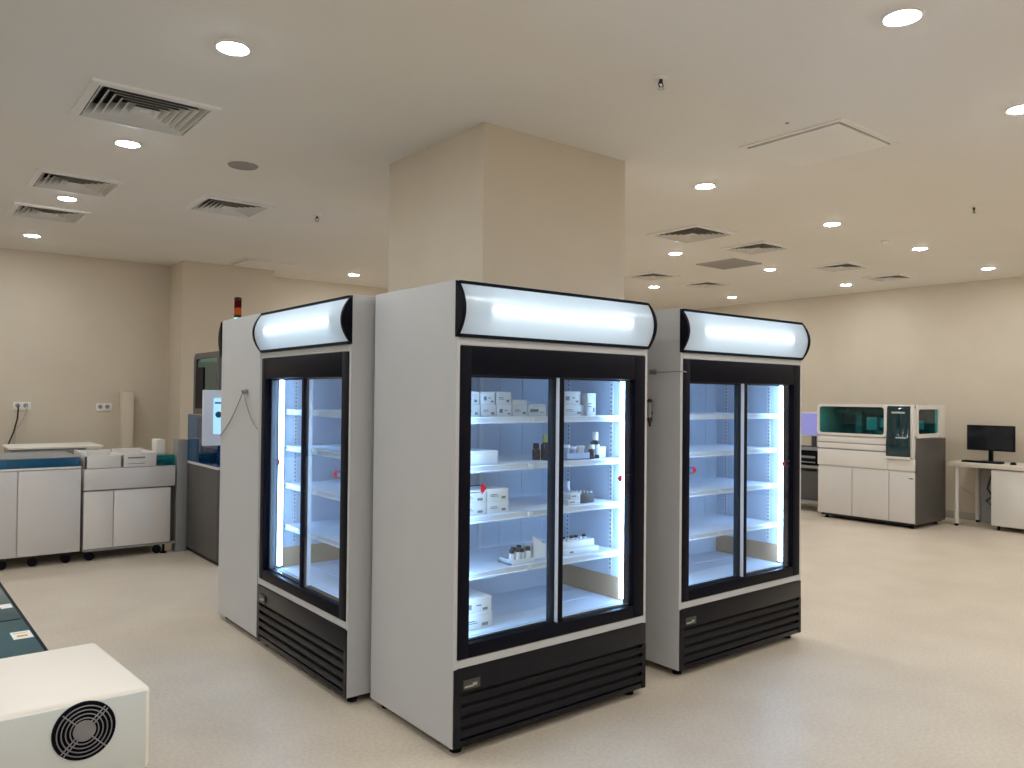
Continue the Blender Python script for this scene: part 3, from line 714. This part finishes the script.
mo = thing('computer_monitor', 'black computer monitor switched off on the desk at right', 'monitor', (10.68, 3.925, .7905))
B('screen_panel', M['black'], mo, (-.015, .025, -.270, .265, .140, .455), bev=.004)
obj('screen', MB().box(-.0165, -.014, -.258, .253, .155, .443), M['screen'], mo)
obj('stand_neck', MB().prism([(.0, .008), (.03, .008), (.03, .20), (.012, .20)], 'y', -.025, .025, bev=.003), M['black'], mo)
obj('stand_foot', MB().box(-.09, .09, -.125, .125, 0, .012, bev=.005), M['black'], mo)
kb = thing('keyboard', 'black keyboard on the desk in front of the switched-off monitor', 'keyboard', (10.42, 3.72, .7905))
B('key_bed', M['black'], kb, (0, .13, 0, .44, 0, .016), bev=.004)
mb = MB()
for i in range(4):
    for j in range(14): mb.box(.010 + i * .029, .034 + i * .029, .010 + j * .0305, .036 + j * .0305, .016, .022)
obj('key_block', mb, M['blackm'], kb)
ms = thing('computer_mouse', 'black computer mouse right of the keyboard on the desk', 'mouse', (10.47, 3.60, .7905))
obj('mouse_shell', MB().lathe([(.030, 0), (.032, .010), (.026, .024), (.012, .031), (0, .032)], seg=20, mtx=Matrix.Diagonal((1.5, 1, 1, 1))), M['black'], ms)
obj('scroll_wheel', MB().cyl((-.02, -.003, .026), .006, .006, 'y', 12), M['mgrey'], ms)
tag(obj('power_cable', MB().tube([(10.79, 3.93, .74), (10.76, 3.95, .60), (10.77, 3.99, .45), (10.76, 3.93, .36), (10.765, 4.0, .30), (10.76, 3.95, .25), (10.77, 3.90, .38), (10.80, 3.9, .58)], .011), M['cable']), 'bunched black power cable hanging under the desk', 'cable')
tag(obj('network_cable', MB().tube([(10.985, 4.40, .46), (10.97, 4.36, .40), (10.97, 4.20, .30), (10.96, 4.05, .33), (10.95, 3.95, .37)], .007), M['cablew']), 'pale thin cable along the wall below the desk', 'cable')
so = thing('wall_socket', 'small dark cable gland on the right wall under the desk', 'socket', (10.99, 4.10, .47))
obj('plate', MB().box(-.006, .0095, -.03, .03, -.03, .03, bev=.004), M['cabw2'], so)
obj('plug', MB().cyl((-.045, 0, 0), .020, .040, 'x', 14), M['black'], so)

# ------------------------------------------------------------------ white machines along the back wall
def caster(x, y, p, r=.040):
    c = obj('caster', MB().cyl((x, y - .012, r), r, .024, 'y', 18), M['black'], p)
    obj('caster_fork', MB().box(x - .022, x + .022, y - .020, y + .020, r * 1.9, .112), M['blackm'], c); return c
ca = thing('sample_conveyor_unit', 'long low white conveyor cabinet with blue band, cut by the left edge of the picture', 'machine', (-.60, 8.0, 0))
LA = 1.965
B('cabinet_body', M['cabw'], ca, (0, LA, .012, .88, .10, .868), bev=.004)
for a, b in ((.004, .73), (.736, 1.470), (1.478, LA - .004)):
    B('front_door', M['cabw'], ca, (a, b, -.008, .014, .104, .852), bev=.004)
B('edge_strip', M['trimr'], ca, (0, LA, -.014, .02, .856, .872), bev=.003)
B('blue_cover', M['blue'], ca, (.01, LA - .014, .004, .80, .870, .952), bev=.006)
B('cover_edge', M['mgrey'], ca, (.01, LA - .014, .0, .80, .952, .962), bev=.003)
for x_ in (.12, 1.37, 1.60, 1.86): caster(x_, .06, ca)
for x_ in (.12, 1.43, 1.86): caster(x_, .80, ca)
cb = thing('sample_loader_unit', 'white loader machine with open trays on casters, left of the dark grey machine', 'machine', (1.388, 8.0, 0))
B('base_cabinet', M['cabw'], cb, (.006, .735, .02, .80, .105, .638), bev=.004)
B('front_door', M['cabw2'], cb, (.0, .243, -.004, .02, .112, .634), bev=.004)
B('front_door', M['cabw2'], cb, (.250, .748, -.004, .02, .112, .634), bev=.004)
B('base_rail', M['mgrey'], cb, (.0, .80, .0, .82, .090, .108))
B('drawer_housing', M['cabw'], cb, (.0, .786, -.012, .84, .648, .842), bev=.004)
B('side_post', M['dgrey'], cb, (.745, .79, .06, .16, .108, .65))
tr = B('sample_tray', M['cabw2'], cb, (.0, .318, -.006, .02, .846, .962), (.0, .318, .50, .525, .846, .985), (.0, .022, -.006, .52, .846, .99), (.30, .318, -.006, .52, .846, .955), (.01, .31, .0, .51, .846, .905), bev=.004)
tr2 = B('sample_tray', M['cabw2'], cb, (.325, .612, -.010, .02, .846, .972), (.325, .612, .50, .525, .846, .99), (.325, .345, -.006, .52, .846, .975), (.59, .612, -.006, .52, .846, .98), (.33, .60, .0, .51, .846, .92), bev=.004)
obj('tray_slot', MB().box(.36, .51, -.0125, -.008, .925, .940).box(.36, .51, -.0125, -.008, .875, .880), M['mgrey'], tr2)
B('teal_cover', M['tealglass'], cb, (.622, .784, .01, .30, .846, .945), bev=.004)
B('tube_rack', M['machine'], cb, (.635, .77, .05, .28, .846, .90))
B('pale_block', M['cream'], cb, (.690, .775, .32, .50, .846, 1.08), bev=.01)
for x_ in (.06, .64): caster(x_, .05, cb)
for x_ in (.70,): obj('levelling_foot', MB().lathe([(.03, 0), (.03, .012), (.012, .018), (.012, .095)], (x_, .04, 0), seg=14), M['black'], cb)
for x_ in (.06, .70): caster(x_, .72, cb)
# beige tray machine and white duct behind
pt = thing('flat_scanner', 'low beige device lying behind the blue banded conveyor cabinet', 'equipment', (.93, 9.10, 0))
B('support_stand', M['mgrey'], pt, (.0, .78, .02, .55, 0, .905), bev=.004)
B('device_body', M['mgrey'], pt, (.0, .79, .0, .58, .905, .965), bev=.006)
obj('device_lid', MB().box(-.02, .82, -.02, .60, .967, .992, bev=.008).box(.66, .80, -.022, -.01, .955, .972), M['cream'], pt)
tag(obj('wall_duct', MB().box(2.105, 2.225, 9.93, 10.095, .0, 1.545, bev=.006).box(2.125, 2.205, 9.924, 9.94, .0, 1.53, bev=.003), M['wall']), 'upright white cable duct on the back wall behind the loader machine', 'duct')
def outlet(x, z, lab):
    o = thing('wall_outlet', lab, 'power outlet', (x, 10.1, z), 0, 'double outlets on the back wall')
    B('plate', M['vent'], o, (-.085, .085, -.012, -.0005, -.045, .045), bev=.004)
    for dx in (-.042, .032):
        obj('socket', MB().cyl((dx, -.0135, .004), .024, .006, 'y', 20), M['mgrey'], o)
    return o
outlet(1.13, 1.385, 'left double power outlet on the back wall, with cables plugged in')
outlet(1.945, 1.372, 'right double power outlet on the back wall, nothing plugged in')
tag(obj('power_cable', MB().tube([(1.09, 10.08, 1.385), (1.088, 10.03, 1.36), (1.085, 10.06, 1.25), (1.05, 10.05, 1.10), (1.0, 10.02, .97), (.98, 9.98, .85), (.97, 9.95, .02)], .008), M['cable']), 'black power cable hanging from the left outlet', 'cable')
tag(obj('power_cable', MB().tube([(1.165, 10.08, 1.385), (1.168, 10.03, 1.35), (1.14, 10.06, 1.24), (1.07, 10.06, 1.12), (1.06, 10.02, .97), (1.06, 9.98, .02)], .006), M['cablew']), 'pale thin power cable hanging from the left outlet', 'cable')

# ------------------------------------------------------------------ dark grey analyser behind the side panel
an = thing('laboratory_analyser', 'dark grey analyser with blue glass cover, half hidden behind the white side panel', 'analyser', (2.29, 7.10, 0))
B('base_cabinet', M['dgrey'], an, (.0, .85, .0, 1.05, .045, .862), bev=.004)
B('base_plinth', M['blackm'], an, (.03, .82, .03, 1.02, .0, .046))
B('worktop', M['cabw'], an, (-.004, .855, -.004, 1.05, .862, .884), bev=.003)
B('rear_column', M['mgrey'], an, (-.098, .0, .90, 1.05, .0, 1.09), bev=.004)
gb = obj('glass_cover', MB().box(.004, .008, .02, .93, .885, 1.34).box(.004, .83, .02, .024, .885, 1.34), M['blueglass'], an)
B('inner_unit', M['bluein'], an, (.08, .78, .10, .90, .885, 1.30), (.03, .06, .30, .34, .885, 1.32), bev=.01)
# upper hood: frame in the side face with dark window
def fr_side(y0, y1, z0, z1, w):
    mb = MB(); r = .07; n = 6
    pts = []
    O = [(y0, z0), (y0, z1)] + [(y1 - r + r * math.sin(R(90 * k / n)), z1 - r + r * math.cos(R(90 * k / n))) for k in range(n + 1)] + [(y1, z0)]
    I = [(y0 + w, z0 + w), (y0 + w, z1 - w)] + [(y1 - w - r * .6 + r * .6 * math.sin(R(90 * k / n)), z1 - w - r * .6 + r * .6 * math.cos(R(90 * k / n))) for k in range(n + 1)] + [(y1 - w, z0 + w)]
    t_ = bmesh.new(); N = len(O)
    vo = [[t_.verts.new((x, *p)) for p in O] for x in (-.002, .03)]; vi = [[t_.verts.new((x, *p)) for p in I] for x in (-.002, .03)]
    for k in range(N):
        j = (k + 1) % N
        t_.faces.new((vo[0][k], vo[0][j], vi[0][j], vi[0][k])); t_.faces.new((vo[1][k], vi[1][k], vi[1][j], vo[1][j]))
        t_.faces.new((vo[0][k], vo[1][k], vo[1][j], vo[0][j])); t_.faces.new((vi[0][k], vi[0][j], vi[1][j], vi[1][k]))
    bmesh.ops.recalc_face_normals(t_, faces=t_.faces); mb._add(t_); return mb
obj('hood_frame', fr_side(.0, .745, 1.345, 1.925, .055).box(.03, .84, .0, .70, 1.90, 1.925).box(.03, .84, .02, .745, 1.345, 1.37).box(.76, .84, .0, .745, 1.345, 1.90).box(.03, .84, .70, .745, 1.345, 1.85), M['dgrey'], an)
obj('hood_window', MB().box(.010, .014, .05, .70, 1.38, 1.865), M['tealglass'], an)
B('hood_interior', M['machine'], an, (.25, .72, .10, .66, 1.372, 1.80))
B('hood_pillar', M['black'], an, (.002, .02, .46, .66, 1.39, 1.79))
mo = thing('touch_monitor', 'pale bezelled monitor with lit blue screen beside the white side panel at left', 'monitor', (2.128, 7.00, 0))
B('monitor_shell', M['bezel'], mo, (.0, .46, -.004, .04, 1.088, 1.575), bev=.006)
obj('lit_screen', MB().box(.085, .43, -.0065, -.003, 1.19, 1.505), M['bluescr'], mo)
obj('screen_icon', MB().lathe([(.028, -.0085), (.028, -.0060)], (.128, 0, 1.36), 'y', 20).box(.095, .2, -.0085, -.006, 1.455, 1.47), M['teal'], mo)
B('mount_arm', M['mgrey'], mo, (.20, .26, .036, .094, 1.30, 1.36))
sg = thing('signal_tower', 'stacked signal lamp with red amber and green segments above the white side panel', 'signal light', (2.586, 7.5, 1.9455))
obj('pole', MB().cyl((0, 0, -.02), .018, .29).lathe([(.045, -.02), (.045, -.008), (.02, -.004)]), M['dgrey'], sg)
obj('green_segment', MB().lathe([(.033, .27), (.033, .325)]), M['towg'], sg)
obj('spacer_ring', MB().lathe([(.035, .325), (.035, .352)]), M['blackm'], sg)
obj('amber_segment', MB().lathe([(.033, .352), (.033, .418)]), M['towo'], sg)
obj('red_segment', MB().lathe([(.033, .424), (.033, .490)]), M['towr'], sg)
obj('top_cap', MB().lathe([(.035, .418), (.035, .424)]).lathe([(.035, .490), (.034, .515), (.02, .522), (0, .523)]), M['blackm'], sg)

# ------------------------------------------------------------------ foreground: track with teal lid and white module with fan
fg = thing('sample_track', 'dark teal lidded sample track at the lower left, behind the white fan box', 'machine', (.022, 2.0, 0), R(1.2))
B('track_body', M['cabw'], fg, (-1.5, .33, .24, 3.0, .05, .765), bev=.006)
B('plinth', M['blackm'], fg, (-1.45, .28, .30, 2.95, 0, .052))
obj('glass_lid', MB().box(-1.5, .356, .24, 3.0, .766, .800, bev=.004), M['teal'], fg)
B('lid_edge', M['black'], fg, (.352, .360, .238, 3.0, .764, .803), bev=.002)
B('lid_seam', M['black'], fg, (-1.5, .347, 1.02, 1.026, .7995, .8012))
for (x0, x1, y0, y1, c) in ((.296, .348, .775, .860, 1), (.312, .346, 1.195, 1.255, 0)):
    l = obj('warning_label', MB().box(x0, x1, y0, y1, .8002, .8012), M['label'], fg)
    if c: obj('label_print', MB().box(x0 + .012, x1 - .012, y0 + .02, y0 + .04, .8012, .8016, m=M['orange']).box(x0 + .006, x1 - .008, y0 + .06, y0 + .068, .8012, .8016, m=M['yellow']), None, l)
bx = thing('fan_module', 'white box with round black fan grille at the lower left corner', 'machine', (.446, 1.79, 0.003), R(.6))
FW = .62
obj('housing', MB().prism([(-FW, 0), (.0, 0), (-.028, .40), (-FW, .40)], 'z', .745, .922, bev=.014, seg=4, m=M['cream']), None, bx)
obj('end_panel', MB().box(-FW + .01, -.010, -.0035, .02, .755, .915, bev=.003), M['paleg'], bx)
B('support_pedestal', M['cabw'], bx, (-FW, -.06, .06, .34, .0, .728), bev=.004)
obj('foot', MB().cyl((-.03, .04, .728), .016, .02, seg=14), M['black'], bx)
obj('foot', MB().cyl((-.03, .36, .728), .016, .02, seg=14), M['black'], bx)
cx, cz = -.128, .861
fn = obj('fan_grille', MB().lathe([(.058, -.0065), (.0585, -.0035), (.0545, -.0035), (.0545, -.0065)], (cx, 0, cz), 'y', 48), M['black'], bx)
obj('fan_recess', MB().lathe([(.056, -.0045), (.056, -.0036), (0, -.0036)], (cx, 0, cz), 'y', 48), M['blackm'], fn)
mb = MB()
for r in (.050, .042, .034, .026):
    mb.tube([(cx + r * math.cos(2 * PI * k / 48), -.0085, cz + r * math.sin(2 * PI * k / 48)) for k in range(48)], .0013, 6, closed=True)
for a0 in (45, 225):
    c_, s_ = math.cos(R(a0)), math.sin(R(a0))
    for o_ in (-.0035, .0035): mb.tube([(cx + .018 * c_ - o_ * s_, -.0095, cz + .018 * s_ + o_ * c_), (cx + .056 * c_ - o_ * s_, -.0095, cz + .056 * s_ + o_ * c_)], .0014, 6)
for a0 in (135, 315):
    c_, s_ = math.cos(R(a0)), math.sin(R(a0))
    mb.tube([(cx + .018 * c_, -.0095, cz + .018 * s_), (cx + .056 * c_, -.0095, cz + .056 * s_)], .0013, 6)
obj('guard_wires', mb, M['ringg'], fn)
obj('fan_hub', MB().lathe([(.021, -.0045), (.021, -.0075), (.018, -.0085), (0, -.0085)], (cx, 0, cz), 'y', 30), M['ringg'], fn)
mb = MB()
for k in range(7):
    a = 2 * PI * k / 7
    q = [(.021, a), (.050, a + .12), (.051, a + .62), (.021, a + .5)]
    mb.prism([(cx + r * math.cos(t_), cz + r * math.sin(t_)) for r, t_ in q], 'y', -.0062, -.0052)
obj('fan_blade', mb, M['black'], fn)

# ------------------------------------------------------------------ world, camera, colour
w = bpy.data.worlds.new('World'); SC.world = w; w.use_nodes = True
w.node_tree.nodes['Background'].inputs['Color'].default_value = (.9, .85, .8, 1)
w.node_tree.nodes['Background'].inputs['Strength'].default_value = .02

cam = bpy.data.cameras.new('Camera'); co = bpy.data.objects.new('Camera', cam); COL.objects.link(co)
cam.sensor_fit = 'HORIZONTAL'; cam.sensor_width = 36; cam.lens = 783.04 / 1024 * 36
yaw, pitch, roll, h = 0.9007, 0.01526, 0.01023, 1.5498
F = Vector((math.cos(yaw) * math.cos(pitch), math.sin(yaw) * math.cos(pitch), math.sin(pitch)))
Rv = Vector((math.sin(yaw), -math.cos(yaw), 0)); U = Rv.cross(F)
c, s = math.cos(roll), math.sin(roll)
R2 = Rv * c + U * s; U2 = -Rv * s + U * c
mt = Matrix.Identity(4)
for i in range(3): mt[i][0] = R2[i]; mt[i][1] = U2[i]; mt[i][2] = -F[i]
mt[0][3], mt[1][3], mt[2][3] = 0, 0, h
co.matrix_world = mt
cam.clip_start = .05; cam.clip_end = 60
SC.camera = co
SC.view_settings.view_transform = 'Standard'; SC.view_settings.look = 'None'
SC.view_settings.exposure = 0.18; SC.view_settings.gamma = 1.0; SC.view_settings.use_curve_mapping = False
SC.cycles.max_bounces = 10; SC.cycles.diffuse_bounces = 5; SC.cycles.transparent_max_bounces = 16
SC.cycles.use_denoising = True
SC.cycles.sample_clamp_indirect = 6
SC.cycles.caustics_reflective = False; SC.cycles.caustics_refractive = False
